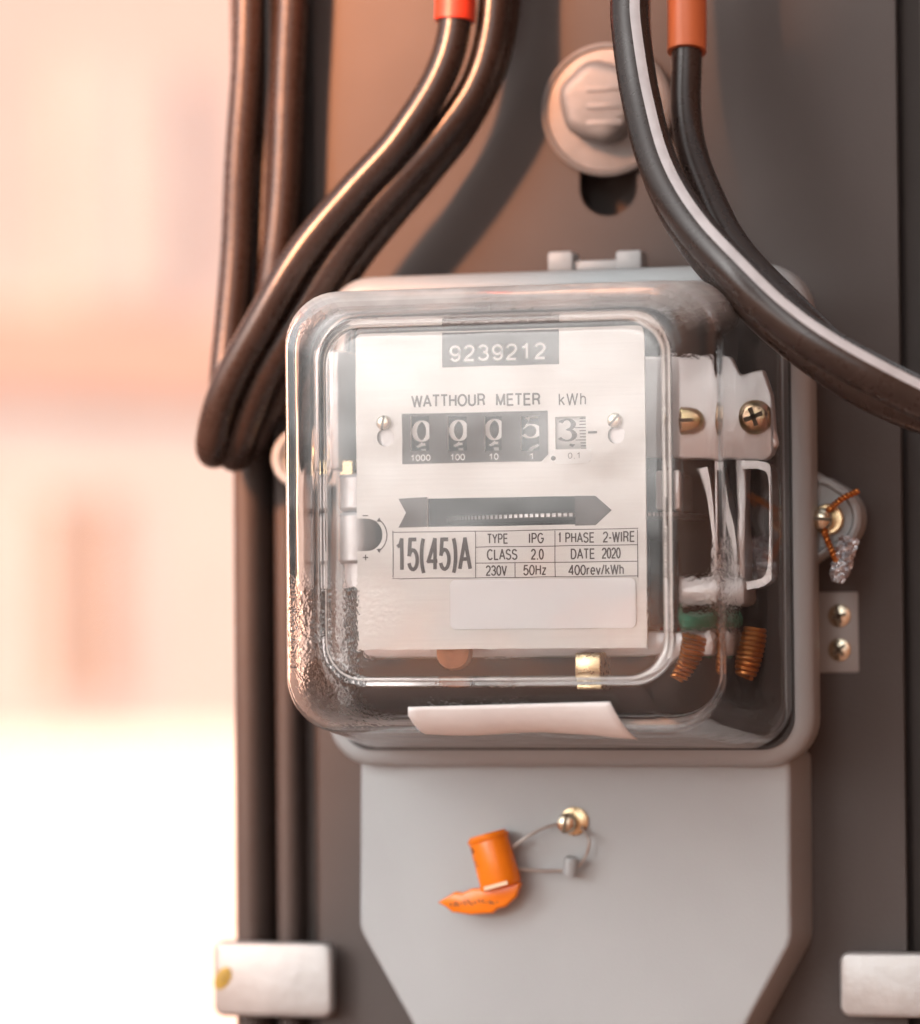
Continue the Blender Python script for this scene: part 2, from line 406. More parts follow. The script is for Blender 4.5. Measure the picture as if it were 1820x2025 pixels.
# serif numerals for the register drums: strokes with swelling width (skeleton, widths), box 0..0.6 x 0..1
def swell(pts, w0, w1, mode):
    n = len(pts); out = []
    for i in range(n):
        p0, p2 = Vector(pts[max(i - 1, 0)]), Vector(pts[min(i + 1, n - 1)])
        t = (p2 - p0).normalized()
        out.append(w0 + (w1 - w0) * abs(t.y) ** 1.6)       # thick on the vertical strokes
    return out
def serif(ch):
    if ch == '0': q = [arc(.3, .5, .225, .46, 90, 450, 36)]
    elif ch == '1': q = [[(.12, .80), (.21, .85), (.33, .97)], [(.32, .97), (.32, .5), (.32, .05)], [(.14, .03), (.50, .03)]]
    elif ch == '3': q = [arc(.28, .74, .20, .23, 160, -75, 16) + arc(.26, .27, .25, .25, 75, -150, 18)]
    elif ch == '4': q = [[(.42, .03), (.42, .95)], [(.42, .95), (.04, .30)], [(.04, .28), (.58, .28)]]
    elif ch == '5': q = [[(.50, .97), (.18, .97)], [(.18, .97), (.12, .55)] + arc(.27, .32, .26, .30, 115, -150, 18)]
    elif ch == '6': q = [[(.50, .97), (.28, .82), (.12, .55), (.08, .34)] + arc(.31, .29, .23, .27, 170, 530, 26)]
    return [(s, swell(s, .070, .160, 0)) for s in q]
def drum_digit(bm, ch, axis, rad, ang, x0, w, h):
    """a numeral wrapped on a drum: axis point (y,z), centred at angle ang (0 faces front)"""
    cy, cz = axis
    tmp = bmesh.new()
    for i, (s, wd) in enumerate(serif(ch)):
        ribbon(tmp, s, wd, 0.0001 * i)
    mp = {}
    for v in tmp.verts:
        a = ang + (v.co.z - 0.5) * h / rad
        rr = rad + 0.00005 + v.co.y * 0.1
        mp[v] = bm.verts.new((x0 + (v.co.x - .3) * w / 0.6, cy - rr * math.cos(a), cz + rr * math.sin(a)))
    for f in tmp.faces: bm.faces.new([mp[v] for v in f.verts])
    tmp.free()

def slot_screw(name, c, r, m, parent, slot_deg=0, h=0.003, axis=Vector((0, -1, 0)), cross=False, washer=None, dome=0.35):
    """pan head with a cut slot (or cross); c is the seat"""
    bm = bmesh.new()
    axis = axis.normalized()
    lathe(bm, c, [(r * .98, 0), (r, h * .3), (r * .96, h * .62), (r * .80, h * (1 - dome * .35)), (r * .5, h), (0.0001, h * 1.03)], axis)
    o = ob(name, bm, m, parent)
    u = Vector((math.cos(R(slot_deg)), 0, math.sin(R(slot_deg))))
    u = (u - axis * u.dot(axis)).normalized(); w = axis.cross(u)
    bm = bmesh.new()
    for a, b in ((u, w), (w, u)) if cross else ((u, w),):
        L = r * (.55 if cross else .93); T = r * (.13 if cross else .15); k = h * 1.06
        v = [bm.verts.new(c + axis * k + a * sx * L + b * sy * T) for sx, sy in ((-1, -1), (1, -1), (1, 1), (-1, 1))]
        v2 = [bm.verts.new(c + axis * h * .5 + a * sx * L + b * sy * T) for sx, sy in ((-1, -1), (1, -1), (1, 1), (-1, 1))]
        bm.faces.new(v)
        for i in range(4): bm.faces.new((v[i], v[(i + 1) % 4], v2[(i + 1) % 4], v2[i]))
    if parent.parent is None or parent.parent.parent is None:
        ob('screw_slot', bm, M['slot'], o if parent.parent is None else parent, smooth=False)
    return o
M['slot'] = mat('screw_slot', (0.10, 0.075, 0.05), 0.5, 0.5)

# ================================================================== SETTING (behind: ground, house, wall, pole)
GZ = -1.40
bm = bmesh.new()
N = 24
vs = [[bm.verts.new((-600 + 1200 * i / N, -600 + 1200 * j / N, GZ)) for j in range(N + 1)] for i in range(N + 1)]
for i in range(N):
    for j in range(N): bm.faces.new((vs[i][j], vs[i + 1][j], vs[i + 1][j + 1], vs[i][j + 1]))
structure(ob('ground', bm, M['ground'], None, False))

HN = Vector((math.cos(R(30)), -math.sin(R(30)), 0)); HU = Vector((math.sin(R(30)), math.cos(R(30)), 0))            # the house front is turned away from the sun
def far_origin(px, dist):
    r = ray(px, 1205); return CAM + r * (dist / math.hypot(r.x, r.y))
def far_local(px, py, O):
    r = ray(px, py); p = CAM + r * ((O - CAM).dot(HN) / r.dot(HN)); q = p - O
    return q.dot(HU), p.z
def far_box(bm, O, u0, u1, w0, w1, z0, z1):
    """box in the front's own axes: u along it, w behind it"""
    start = len(bm.verts)
    boxm(bm, u0, u1, w0, w1, z0, z1); bm.verts.ensure_lookup_table()
    for v in list(bm.verts)[start:]:
        u, w, z = v.co; q = O + HU * u - HN * w; v.co = (q.x, q.y, z)
HO = far_origin(150, 20.0)
house = thing('house', 'pale plastered house with salmon bands, blurred far behind the meter', 'house', (HO.x, HO.y, GZ))
zt = far_local(230, 800, HO)[1]; zb = far_local(230, 620, HO)[1]; ztop = far_local(230, -1700, HO)[1]
u0 = far_local(0, 1000, HO)[0] - 6; u1 = far_local(480, 1000, HO)[0] + 7
bm = bmesh.new(); far_box(bm, HO, u0, u1, 0, 7, GZ, zt); ob('wall', bm, M['wall'], house, False)
bm = bmesh.new(); far_box(bm, HO, u0 - .1, u1 + .1, -.03, 7.1, zt + .004, zb); ob('fascia_band', bm, M['salmon'], house, False)
bm = bmesh.new(); far_box(bm, HO, u0 + .02, u1 - .02, .02, 6.98, zb + .004, ztop); ob('upper_wall', bm, M['pink'], house, False)
bm = bmesh.new()
pr = [(-.7, ztop), (7.7, ztop), (3.5, ztop + 2.2)]
loft(bm, [[(HO + HU * u - HN * w) * Vector((1, 1, 0)) + Vector((0, 0, z)) if False else Vector(((HO + HU * u - HN * w).x, (HO + HU * u - HN * w).y, z)) for w, z in pr] for u in (u0 - .6, u1 + .6)])
ob('roof', bm, M['tile'], house, False)
def house_window(px0, py0, px1, py1, mframe, mpane, name='window'):
    x0, z1 = far_local(px0, py0, HO); x1, z0 = far_local(px1, py1, HO)
    f = bmesh.new()
    for a in ((x0 - .07, x0, z0 - .07, z1 + .07), (x1, x1 + .07, z0 - .07, z1 + .07), (x0, x1, z0 - .07, z0), (x0, x1, z1, z1 + .07), ((x0 + x1) / 2 - .03, (x0 + x1) / 2 + .03, z0, z1)):
        far_box(f, HO, a[0], a[1], -.006, .0, a[2], a[3])
    fo = ob(name, f, mframe, house, False)
    g = bmesh.new(); far_box(g, HO, x0, x1, -.004, .001, z0, z1); ob('pane', g, mpane, fo, False)
house_window(85, 985, 245, 1380, M['wall'], M['shutter'])
house_window(150, 120, 330, 580, M['pink'], M['wall'])
HN = Vector((math.cos(R(40)), -math.sin(R(40)), 0)); HU = Vector((math.sin(R(40)), math.cos(R(40)), 0))   # the garden wall runs at another angle and catches the sun
BO = far_origin(230, 9.0)
zw = far_local(230, 1460, BO)[1]
bu0 = far_local(0, 1500, BO)[0] - 2.5; bu1 = far_local(480, 1500, BO)[0] + 4
bwall = thing('boundary_wall', 'low white boundary wall in front of the far house, out of focus', 'wall', (BO.x, BO.y, GZ))
bm = bmesh.new(); far_box(bm, BO, bu0, bu1, 0, .2, GZ, zw); ob('wall_face', bm, M['white_wall'], bwall, False)

# ================================================================== BOARD AND POLE
BD = -0.016                                       # front face of the board
def bx(px): return (P(px, 300, BD).x + P(px, 1900, BD).x) / 2
zTop, zBot = P(900, -420, BD).z, P(900, 2420, BD).z
board = thing('meter_board', 'dark brown ridged plastic board carrying the meter and cables', 'meter board', (0, -BD + .018, zBot))
XL, XR = bx(458), bx(1880)
# keyhole slot under the bolt
kx, kz = pz(1203, 372, BD); kr = (P(1260, 372, BD) - P(1203, 372, BD)).length
slot = [(kx + kr, kz + .018)] + [(kx + kr * math.cos(R(-a)), kz + kr * 0.95 * math.sin(R(-a))) for a in range(0, 181, 12)] + [(kx - kr, kz + .018)]
bm = fill2d([[(bx(628), zBot), (bx(1784), zBot), (bx(1784), zTop), (bx(628), zTop)], slot], BD - .004, BD)
ob('panel', bm, M['board'], board, False)
bm = bmesh.new(); boxm(bm, XL + .002, XR - .002, -BD + .014, -BD + .018, zBot, zTop); ob('back_plate', bm, M['board'], board, False)
# edge profile: ribs and grooves, drawn as (picture x, depth below panel)
def ribs(bm, prof):
    pts = [(bx(x), -BD + dd) for x, dd in prof]
    loft(bm, [[Vector((x, y, zBot)) for x, y in pts], [Vector((x, y, zTop)) for x, y in pts]], True, True)
def dome(x0, x1, base, top, n=8):
    return [(x0 + (x1 - x0) * (1 - math.cos(math.pi * i / n)) / 2, base + (top - base) * math.sin(math.pi * i / n) ** .7) for i in range(n + 1)]
bm = bmesh.new(); ribs(bm, dome(456, 522, .007, -.003) + [(522, .0135), (456, .0135)]); ob('edge_rib', bm, M['board'], board)
bm = bmesh.new(); ribs(bm, [(523, .009), (533, .008)] + dome(534, 586, .007, .000) + [(587, .008), (627, .009), (627, .0135), (523, .0135)]); ob('edge_rib', bm, M['board'], board)
bm = bmesh.new(); ribs(bm, [(1785, .011), (1832, .011), (1833, .001), (1836, -.001), (1850, -.001), (1878, .001), (1878, .0135), (1785, .0135)]); ob('edge_rib', bm, M['board'], board)

pole = thing('utility_pole', 'grey concrete pole behind the meter board', 'pole', ((XL + XR) / 2, -BD + .02 + .095, GZ))
bm = bmesh.new(); lathe(bm, Vector(((XL + XR) / 2, -BD + .02 + .095, GZ)), [(.094, 0), (.088, 4.6), (.08, 4.62)], Vector((0, 0, 1)), 40)
ob('shaft', bm, M['concrete'], pole)

# strap tabs
def strap(name, px0, py0, px1, py1, d, label, hook):
    b = rect(px0, py0, px1, py1, d)
    r = .0028
    cx, cz, hx, hz = (b[0] + b[1]) / 2, (b[2] + b[3]) / 2, (b[1] - b[0]) / 2, (b[3] - b[2]) / 2
    t = thing(name, label, 'bracket', (cx, -d, cz), 'steel brackets at the foot of the board')
    bm = bmesh.new(); prism(bm, rrect(cx, cz, hx, hz, r, 5), d - .0035, d, .0012)
    ob('face', bm, M['strap'], t)
    # the side that runs back along the board edge to the pole
    x = b[0] if hook < 0 else b[1]
    bm = bmesh.new(); boxm(bm, x, x + .003, -d + .0036, .085, b[2] + .001, b[3] - .001); ob('side_leg', bm, M['strap'], t, False)
    return t, b
# steel brackets fold round the board: one at each edge
t, b = strap('steel_bracket', 422, 1864, 656, 2012, BD + .008, 'bright steel bracket with a yellow stain at the left edge of the board', -1)
bm = bmesh.new(); xx, zz = pz(440, 1935, BD + .0085)
lathe(bm, Vector((xx, -(BD + .0081), zz)), [(.0026, 0), (.002, .0002), (.0001, .0003)], n=14)
for v in bm.verts: v.co.z = zz + (v.co.z - zz) * 1.1 + (v.co.x - xx) * .5; 
M['stain'] = mat('yellow_stain', (0.36, 0.25, 0.04), 0.6, var=0.3, nscale=400)
ob('yellow_stain', bm, M['stain'], t)
strap('steel_bracket', 1660, 1884, 1905, 2014, BD + .012, 'bright steel bracket at the right foot of the board, without a stain', 1)

# ================================================================== BOLT at the top of the board
bc = P(1202, 215, BD)
bolt = thing('mounting_bolt', 'dull grey bolt with broad round washer above the keyhole slot', 'bolt', bc)
rw = (P(1332, 215, BD) - bc).length
bm = bmesh.new(); lathe(bm, P(1204, 218, BD), [(rw * .96, 0), (rw, .0012), (rw * .99, .0026), (rw * .93, .0032), (rw * .90, .0022), (rw * .60, .0030), (rw * .3, .0034), (.0001, .0034)], n=48); ob('washer', bm, M['bolt'], bolt)
bm = bmesh.new(); rh = rw * .62
hc = P(1194, 205, BD + .004)
hexp = []
for k in range(6):
    for j in range(6):
        a = R(60 * k + 10 * j + 12); rr = rh * (1 - .06 * (1 - math.cos(R((10 * j - 30) * 6))) * .5) ; hexp.append((hc.x + rr * math.cos(a), hc.z + rr * math.sin(a)))
prism(bm, hexp, BD + .003, BD + .0125, .0035, 4); bh = ob('head', bm, M['bolt'], bolt)
bm = bmesh.new()
for k in range(3):
    q = rect(1160, 165 + 34 * k, 1232, 187 + 34 * k, BD + .0126)
    boxm(bm, q[0], q[1], -(BD + .0128), -(BD + .0124), q[2] + .0008, q[3] - .0004, .0002)
ob('raised_marking', bm, M['bolt'], bh)

# ================================================================== METER
FD = 0.016                                       # front of the flange
bR, bL = P(1602, 1025, FD).x, P(640, 1025, FD).x
bT, bB = P(1130, 531, FD).z, P(1130, 1517, FD).z
BCX, BCZ, BHX, BHZ = (bR + bL) / 2, (bT + bB) / 2, (bR - bL) / 2, (bT - bB) / 2
meter = thing('watthour_meter', 'electric watthour meter with clear cover on grey housing', 'electricity meter', (BCX, 0.045, P(1130, 2200, 0).z))
CR = .0125
bm = bmesh.new()
secs = []
def bs(i, d): return sec(rrect(BCX, BCZ, BHX - i, BHZ - i, max(CR - i, .002)), d)
secs += [bs(.006, BD + .0005), bs(.006, .002), bs(.0005, .0025), bs(.0, .004), bs(.0, FD - .0042)]
for k in range(1, 7):
    a = math.pi / 2 * k / 6; secs.append(bs(.0042 * (1 - math.cos(a)), FD - .0042 + .0042 * math.sin(a)))
secs += [bs(.0085, FD - .0003), bs(.0090, FD - .004)]
loft(bm, secs)
housing = ob('housing', bm, M['grey'], meter, ang=40)

bm = bmesh.new()
o1 = rrect(BCX, BCZ, BHX - .0044, BHZ - .0044, CR - .004); o2 = rrect(BCX, BCZ, BHX - .0078, BHZ - .0078, CR - .0060)
loft(bm, [sec(o1, FD - .001), sec(o1, FD + .0012), sec(o2, FD + .0012), sec(o2, FD - .001)], False, False)
ob('gasket', bm, M['black'], meter)
bm = bmesh.new(); flat = rrect(BCX, BCZ, BHX - .0092, BHZ - .0092, CR - .0075)
loft(bm, [sec(flat, FD - .0038), sec(flat, FD - .0005)]); ob('inner_tray', bm, M['dark'], meter)

# hanging tabs on top of the housing
bm = bmesh.new()
for a in ((1091, 500, 1141, 540), (1225, 498, 1276, 540)):
    q = rect(*a, -.006); boxm(bm, q[0], q[1], .0015, .010, q[2], q[3], .0008)
q = rect(1139, 516, 1227, 540, -.006); boxm(bm, q[0], q[1], .003, .009, q[2], q[3], .0008)
ob('hanging_bracket', bm, M['grey'], housing)

# sealing ear right
ED = .004
ec = P(1640, 1024, ED); er = (P(1702, 1024, ED) - ec).length
def ear_outline(k):
    pts = []
    for a in range(-62, 63, 6): pts.append((ec.x + (er - k) * math.cos(R(a)), ec.z + (er * 1.08 - k) * math.sin(R(a))))
    x = bR - .002
    pts += [(bR + .0026 , ec.z + er * 1.08 * .98 + .0016 - k), (bR + .0004, ec.z + er * 1.35 - k), (x, ec.z + er * 1.55), (x, ec.z - er * 1.45), (bR + .0004, ec.z - er * 1.25 + k), (bR + .0026, ec.z - er * 1.02 - .0006 + k)]
    return pts
bm = bmesh.new()
eo = ear_outline(0)
loft(bm, [sec(eo, ED - .010), sec(eo, ED - .001), sec(ear_outline(.0008), ED), sec(ear_outline(.0016), ED), sec(ear_outline(.0024), ED - .0016)])
ear = ob('seal_ear', bm, M['grey'], housing, ang=30)
# left ear ring, half hidden behind the cover
lc = P(592, 905, 0.0); lr = (P(592 + 58, 905, 0.0) - lc).length
bm = bmesh.new(); lathe(bm, lc + Vector((0, .006, 0)), [(lr, 0), (lr, .005), (lr * .93, .006), (lr * .72, .006), (lr * .66, .0045), (.0001, .0045)], n=36)
boxm(bm, lc.x, bL + .003, .0, .0055, lc.z - lr * .9, lc.z + lr * .9)
ob('seal_ear', bm, M['grey'], housing)
slot_screw('ear_screw', lc + Vector((0, .001, 0)), lr * .5, M['brass'], meter, 70)

# terminal cover
TD = .009
tp = [(712, 1490), (1563, 1490), (1566, 1862), (1383, 2200), (912, 2200), (710, 1838)]
tpt = [pz(x, y, TD) for x, y in tp]
cxm = sum(p[0] for p in tpt) / 6
bm = bmesh.new()
back = [(p[0] + (.0010 if p[0] > cxm else -.0010), p[1] - (0 if i < 2 else .001)) for i, p in enumerate(tpt)]
def subdiv_round(pts, r, n=5):
    out = []; N = len(pts)
    for i in range(N):
        p0, p1, p2 = Vector(pts[i - 1]), Vector(pts[i]), Vector(pts[(i + 1) % N])
        a = p1 + (p0 - p1).normalized() * r; b = p1 + (p2 - p1).normalized() * r
        for k in range(n + 1):
            t = k / n; q = a * (1 - t) ** 2 + p1 * 2 * t * (1 - t) + b * t * t; out.append((q.x, q.y))
    return out
fo = subdiv_round(tpt, .0025); bo = subdiv_round(back, .0025)
secs = [sec(bo, BD + .0006)]
BV = .0016
for k in range(6):
    a = math.pi / 2 * k / 5; secs.append(sec(inset_poly(fo, BV * (1 - math.cos(a))), TD - BV + BV * math.sin(a)))
loft(bm, secs)
tcov = ob('terminal_cover', bm, M['grey'], meter, ang=40)
sx = P(1130, 1626, TD)
bm = bmesh.new(); lathe(bm, P(1137, 1624, TD) - Vector((0, .0001, 0)), [(.0037, 0), (.0037, .0004), (.0034, .0006), (.0001, .0006)], n=32); ob('screw_washer', bm, M['brass'], tcov)
M['screw'] = mat('nickel_brass', (0.70, 0.62, 0.48), 0.25, 1.0, var=0.08, nscale=300)
slot_screw('cover_screw', P(1126, 1627, TD + .0007), .0027, M['screw'], meter, 80, .0045)

# ------------------------------------------------------------- clear cover
WX, WZ = BCX, BCZ
g0x, g0z = BHX - .0046, BHZ - .0046
SD = .070                                         # where the shoulder starts to turn
sR, sL = P(1436, 1000, SD).x, P(571, 1000, SD).x
sT, sB = P(1000, 566, SD).z, P(1000, 1449, SD).z
s0x, s0z, scx, scz = (sR - sL) / 2, (sT - sB) / 2, (sR + sL) / 2, (sT + sB) / 2
PDp = .0855
pR, pL = P(1318, 1000, PDp).x, P(640, 1000, PDp).x
pT, pB = P(975, 632, PDp).z, P(975, 1346, PDp).z
pcx, pcz, phx, phz = (pR + pL) / 2, (pT + pB) / 2, (pR - pL) / 2, (pT - pB) / 2
print('cover base', WX, WZ, g0x, g0z, 'shoulder', scx, scz, s0x, s0z, 'plateau', pcx, pcz, phx, phz)
def mix(a, b, t): return a + (b - a) * t
WALL = .0024
def cover_prof():
    """list of (cx, cz, hx, hz, r, d)"""
    out = []
    for t in (0, .25, .5, .75, 1):
        out.append((mix(WX, scx, t), mix(WZ, scz, t), mix(g0x, s0x, t), mix(g0z, s0z, t), mix(.0105, .0135, t), mix(FD + .0008, SD, t)))
    # shoulder fillet, elliptical, to the foot of the raised window
    ex, ez = s0x - phx - .0016, s0z - phz - .0016
    for k in range(1, 9):
        a = math.pi / 2 * k / 8; i = 1 - math.cos(a)
        t = i
        out.append((mix(scx, pcx, t), mix(scz, pcz, t), s0x - ex * i, s0z - ez * i, mix(.0135, .0105, t), SD + .0135 * math.sin(a)))
    d0 = SD + .0135
    out.append((pcx, pcz, phx + .0008, phz + .0008, .0100, d0 + .0006))
    out.append((pcx, pcz, phx + .0003, phz + .0003, .0098, PDp - .0011))
    for k in range(0, 5):
        a = math.pi / 2 * k / 4; i = .0010 * (1 - math.cos(a))
        out.append((pcx, pcz, phx - i, phz - i, .0096 - i * .6, PDp - .0010 + .0010 * math.sin(a)))
    for i in (.0012, .0015, .006, .012, .020, .028):
        out.append((pcx, pcz, phx - i, phz - i, max(.0096 - i * .5, .001), PDp))
    return out
CP = cover_prof()
def cover_point(side, u, k, off=0.0003):
    pass
bm = bmesh.new()
outer = [sec(rrect(cx, cz, hx, hz, r, 10), d) for cx, cz, hx, hz, r, d in CP]
inner = []
for i, (cx, cz, hx, hz, r, d) in enumerate(CP):
    if d > SD + .0134 + 1e-6: break             # the window is a solid slab, flat behind
    dd = d if i == 0 else d - WALL * min(1, max(0, (d - SD) / .0135))
    inner.append(sec(rrect(cx, cz, hx - WALL, hz - WALL, max(r - WALL * .6, .0008), 10), dd))
cx, cz, hx, hz, r, d = CP[i]
for k in (.0006, .003): inner.append(sec(rrect(cx, cz, hx - WALL - k, hz - WALL - k, .007, 10), SD + .0135 - WALL))
ro = loft(bm, outer, False, True)
ri = loft(bm, inner, False, True)
n = len(ro[0])
for i in range(n):
    j = (i + 1) % n; bm.faces.new((ro[0][i], ro[0][j], ri[0][j], ri[0][i]))
def wp(px, py, d): p = P(px, py, d); return p
mroot = ROOT[meter.name]
WET = [(tuple(wp(620, 1240, .078) - mroot), .016), (tuple(wp(650, 1340, .080) - mroot), .016), (tuple(wp(720, 1210, .09) - mroot), .013),
       (tuple(wp(690, 1400, .075) - mroot), .014), (tuple(wp(1370, 640, .078) - mroot), .013), (tuple(wp(1385, 1180, .07) - mroot), .017), (tuple(wp(620, 620, .078) - mroot), .008),
       (tuple(wp(1290, 1200, .09) - mroot), .007), (tuple(wp(1000, 1380, .08) - mroot), .012), (tuple(wp(880, 1390, .08) - mroot), .010)]
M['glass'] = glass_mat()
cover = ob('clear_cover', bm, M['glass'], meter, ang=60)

# paper label pasted on the lower shoulder
def shoulder_pt(x, t, off=.0004):
    """bottom side of the cover, t along the fillet 0 (wall) .. 1 (window foot)"""
    ez = s0z - phz - .0016; a = math.pi / 2 * t; i = 1 - math.cos(a)
    z = mix(scz, pcz, i) - (s0z - ez * i); d = SD + .0135 * math.sin(a)
    nrm = Vector((0, -math.sin(a), -math.cos(a)))
    return Vector((x, -d, z)) + nrm * off
bm = bmesh.new()
NU, NV = 24, 10
grid = []
for i in range(NU + 1):
    u = i / NU; rowp = []
    for j in range(NV + 1):
        v = j / NV                               # 0 bottom, 1 top
        pxl = mix(842, 808, min(1, v * 1.25)); pxr = mix(1262, 1207, v)
        t = mix(.12, mix(.735, .80, u), v)
        pxx = mix(pxl, pxr, u)
        yb = mix(mix(1449, 1452, u), mix(1397, 1373, u), v)
        pd = SD + .0135 * math.sin(math.pi / 2 * t)
        x = P(pxx, yb, pd).x
        rowp.append(bm.verts.new(shoulder_pt(x, t, .0005 + .0004 * math.sin(u * 9) * (1 - v) + (.0012 * max(0, u - .8) / .2 * (1 - v)))))
    grid.append(rowp)
for i in range(NU):
    for j in range(NV): bm.faces.new((grid[i][j], grid[i + 1][j], grid[i + 1][j + 1], grid[i][j + 1]))
lab = ob('paper_label', bm, M['paper'], cover)
lab.modifiers.new('thick', 'SOLIDIFY').thickness = .00015

# ------------------------------------------------------------- faceplate
PD = .055
def px2(px, py): return pz(px, py, PD)
f = rect(709, 649, 1280, 1283, PD)
FX0, FX1, FZ0, FZ1 = f
notch = [px2(706, 1090), px2(712, 1090), px2(722, 1090)] + [px2(730 + 30 * math.cos(R(a)), 1058 - 32 * math.sin(R(a))) for a in range(-80, 81, 16)] + [px2(722, 1026), px2(712, 1026)]
outl = [(FX0, FZ0), (FX1, FZ0)]
rr = .0016
for a in range(0, 91, 15): outl.append((FX1 - rr + rr * math.cos(R(a)), FZ1 - rr + rr * math.sin(R(a))))
for a in range(90, 181, 15): outl.append((FX0 + rr + rr * math.cos(R(a)), FZ1 - rr + rr * math.sin(R(a))))
nb = [(max(x, FX0), z) for x, z in notch]
outl += [(FX0, nb[-1][1])] + nb[::-1][1:-1] + [(FX0, nb[0][1])]
holes = []
drumw = [(816, 853), (889, 927), (962, 996), (1034, 1070)]
WY0, WY1 = 822, 892
hole_r = [rpts(rect(a, WY0 + 1, b, WY1, PD)) for a, b in drumw]
h01 = rpts(rect(1101, 824, 1162, 888, PD))
dwin = rpts(rect(849, 984, 1141, 1040, PD))
k1 = circ(766, 865, 17, PD); k2 = circ(1222, 860, 17, PD)
bm = fill2d([outl] + hole_r + [h01, dwin, k1, k2], PD - .0009, PD)
plate = ob('faceplate', bm, M['plate'], meter, False)
def ink(name, m, fn, parent=None, lift=.00012):
    b = bmesh.new(); fn(b, PD + lift); return ob(name, b, m, parent or plate, False)
# serial plate
ink('serial_plate', M['ink_panel'], lambda b, d: flat_poly(b, rpts(rect(878, 653, 1109, 724, PD)), d))
def f_(b, d): write(b, '9239212', 892, 681, 1083, 714, d, .15, .22)
ink('serial_number', M['white_ink'], f_, lift=.0002)
def f_(b, d): write(b, 'WATTHOUR', 817, 780, 963, 805, d, .15, .12); write(b, 'METER', 984, 778, 1072, 803, d, .15, .12)
ink('title_lettering', M['ink'], f_)
def f_(b, d): write(b, 'kWh', 1108, 777, 1162, 802, d, .11, .18)
ink('unit_lettering', M['ink'], f_)
# counter panel with the same windows
cp = [px2(799, 917), px2(1074, 913), px2(1088, 899), px2(1087, 813), px2(799, 818)]
cpa = rect(799, 816, 1087, 915, PD)
ch = (cpa[1] - cpa[0]) / 22
cpo = [(cpa[0], cpa[2]), (cpa[1] - ch, cpa[2]), (cpa[1], cpa[2] + ch), (cpa[1], cpa[3]), (cpa[0], cpa[3])]
hs = [inset_poly(h, .00001) for h in hole_r]
bm = fill2d([cpo] + hs, PD + .0001, PD + .00016); ob('counter_panel', bm, M['ink_panel'], plate, False)
def f_(b, d):
    write(b, '1000', 816, 899, 855, 912, d, .17, .14); write(b, '100', 894, 898, 923, 911, d, .17, .14)
    write(b, '10', 971, 897, 990, 910, d, .17, .14); write(b, '1', 1050, 896, 1057, 909, d, .17, .14)
ink('place_value_lettering', M['white_ink'], f_, lift=.00024)
bm = bmesh.new(); q = rect(1088, 812, 1172, 917, PD)
bm = fill2d([[(q[0] + .0019, q[2]), (q[1] - .001, q[2]), (q[1], q[2] + .001), (q[1], q[2] + .0034), (q[0] + .0002, q[2] + .0034), (q[0] + .0002, q[2] + .0019)]], PD + .0001, PD + .00015)
ob('white_field', bm, M['white_ink'], plate, False)
def f_(b, d):
    write(b, '0.1', 1126, 895, 1149, 907, d, .10, .2)
    flat_poly(b, circ(1097, 906, 4.6, d), d)
    flat_poly(b, rpts(rect(1166, 852.5, 1184, 857, d)), d)
ink('decimal_lettering', M['ink'], f_, lift=.0002)
# drums
DR = .0098
zc = P(990, 849, PD).z
ax = (-PD + .0012 + DR, zc)
def drum(px0, px1, m):
    x0, x1 = P(px0 - 4, 850, PD).x, P(px1 + 4, 850, PD).x
    bm = bmesh.new(); lathe(bm, Vector((x0, ax[0], zc)), [(DR * .98, 0), (DR, .0002), (DR, x1 - x0 - .0002), (DR * .98, x1 - x0)], Vector((1, 0, 0)), 48)
    return ob('number_drum', bm, m, meter), (x0 + x1) / 2
for (a, b), (c1, c2) in zip(drumw, (('0', '1'), ('0', '1'), ('0', '1'), ('5', '6'))):
    o, xm = drum(a, b, M['drum'])
    for c, an in ((c1, R(2) if c1 == '5' else 0), (c2, -R(39) if c1 == '5' else -R(33))):
        bm = bmesh.new(); drum_digit(bm, c, ax, DR, an, xm, .0050, .0054); ob('digit', bm, M['white_ink'], o, False)
o, xm = drum(1101, 1162, M['white_drum'])
for c, an in (('3', -R(3)), ('4', -R(39))):
    bm = bmesh.new(); drum_digit(bm, c, ax, DR, an, xm - .0011, .0050, .0056); ob('digit', bm, M['ink'], o, False)
bm = bmesh.new()
for k in range(-8, 9):
    a = k * R(36) / 8; L = .0030 if k % 4 == 0 else .0018; xr = P(1161, 850, PD).x
    vv = []
    for x, da in ((xr - L, -.007), (xr, -.007), (xr, .007), (xr - L, .007)):
        vv.append(bm.verts.new((x, ax[0] - (DR + .00006) * math.cos(a + da * 1.6), zc + (DR + .00006) * math.sin(a + da * 1.6))))
    bm.faces.new(vv)
ob('tenths_scale', bm, M['ink'], o, False)
# arrow
for nm, pts in (('arrow_tail', [(792, 987), (849, 983.5), (849, 1042), (792, 1044), (807, 1015)]), ('arrow_head', [(1141, 981), (1181, 981), (1213, 1009), (1181, 1039), (1141, 1040)])):
    ink(nm, M['ink_panel'], lambda b, d: flat_poly(b, [pz(x, y, PD) for x, y in pts], d))
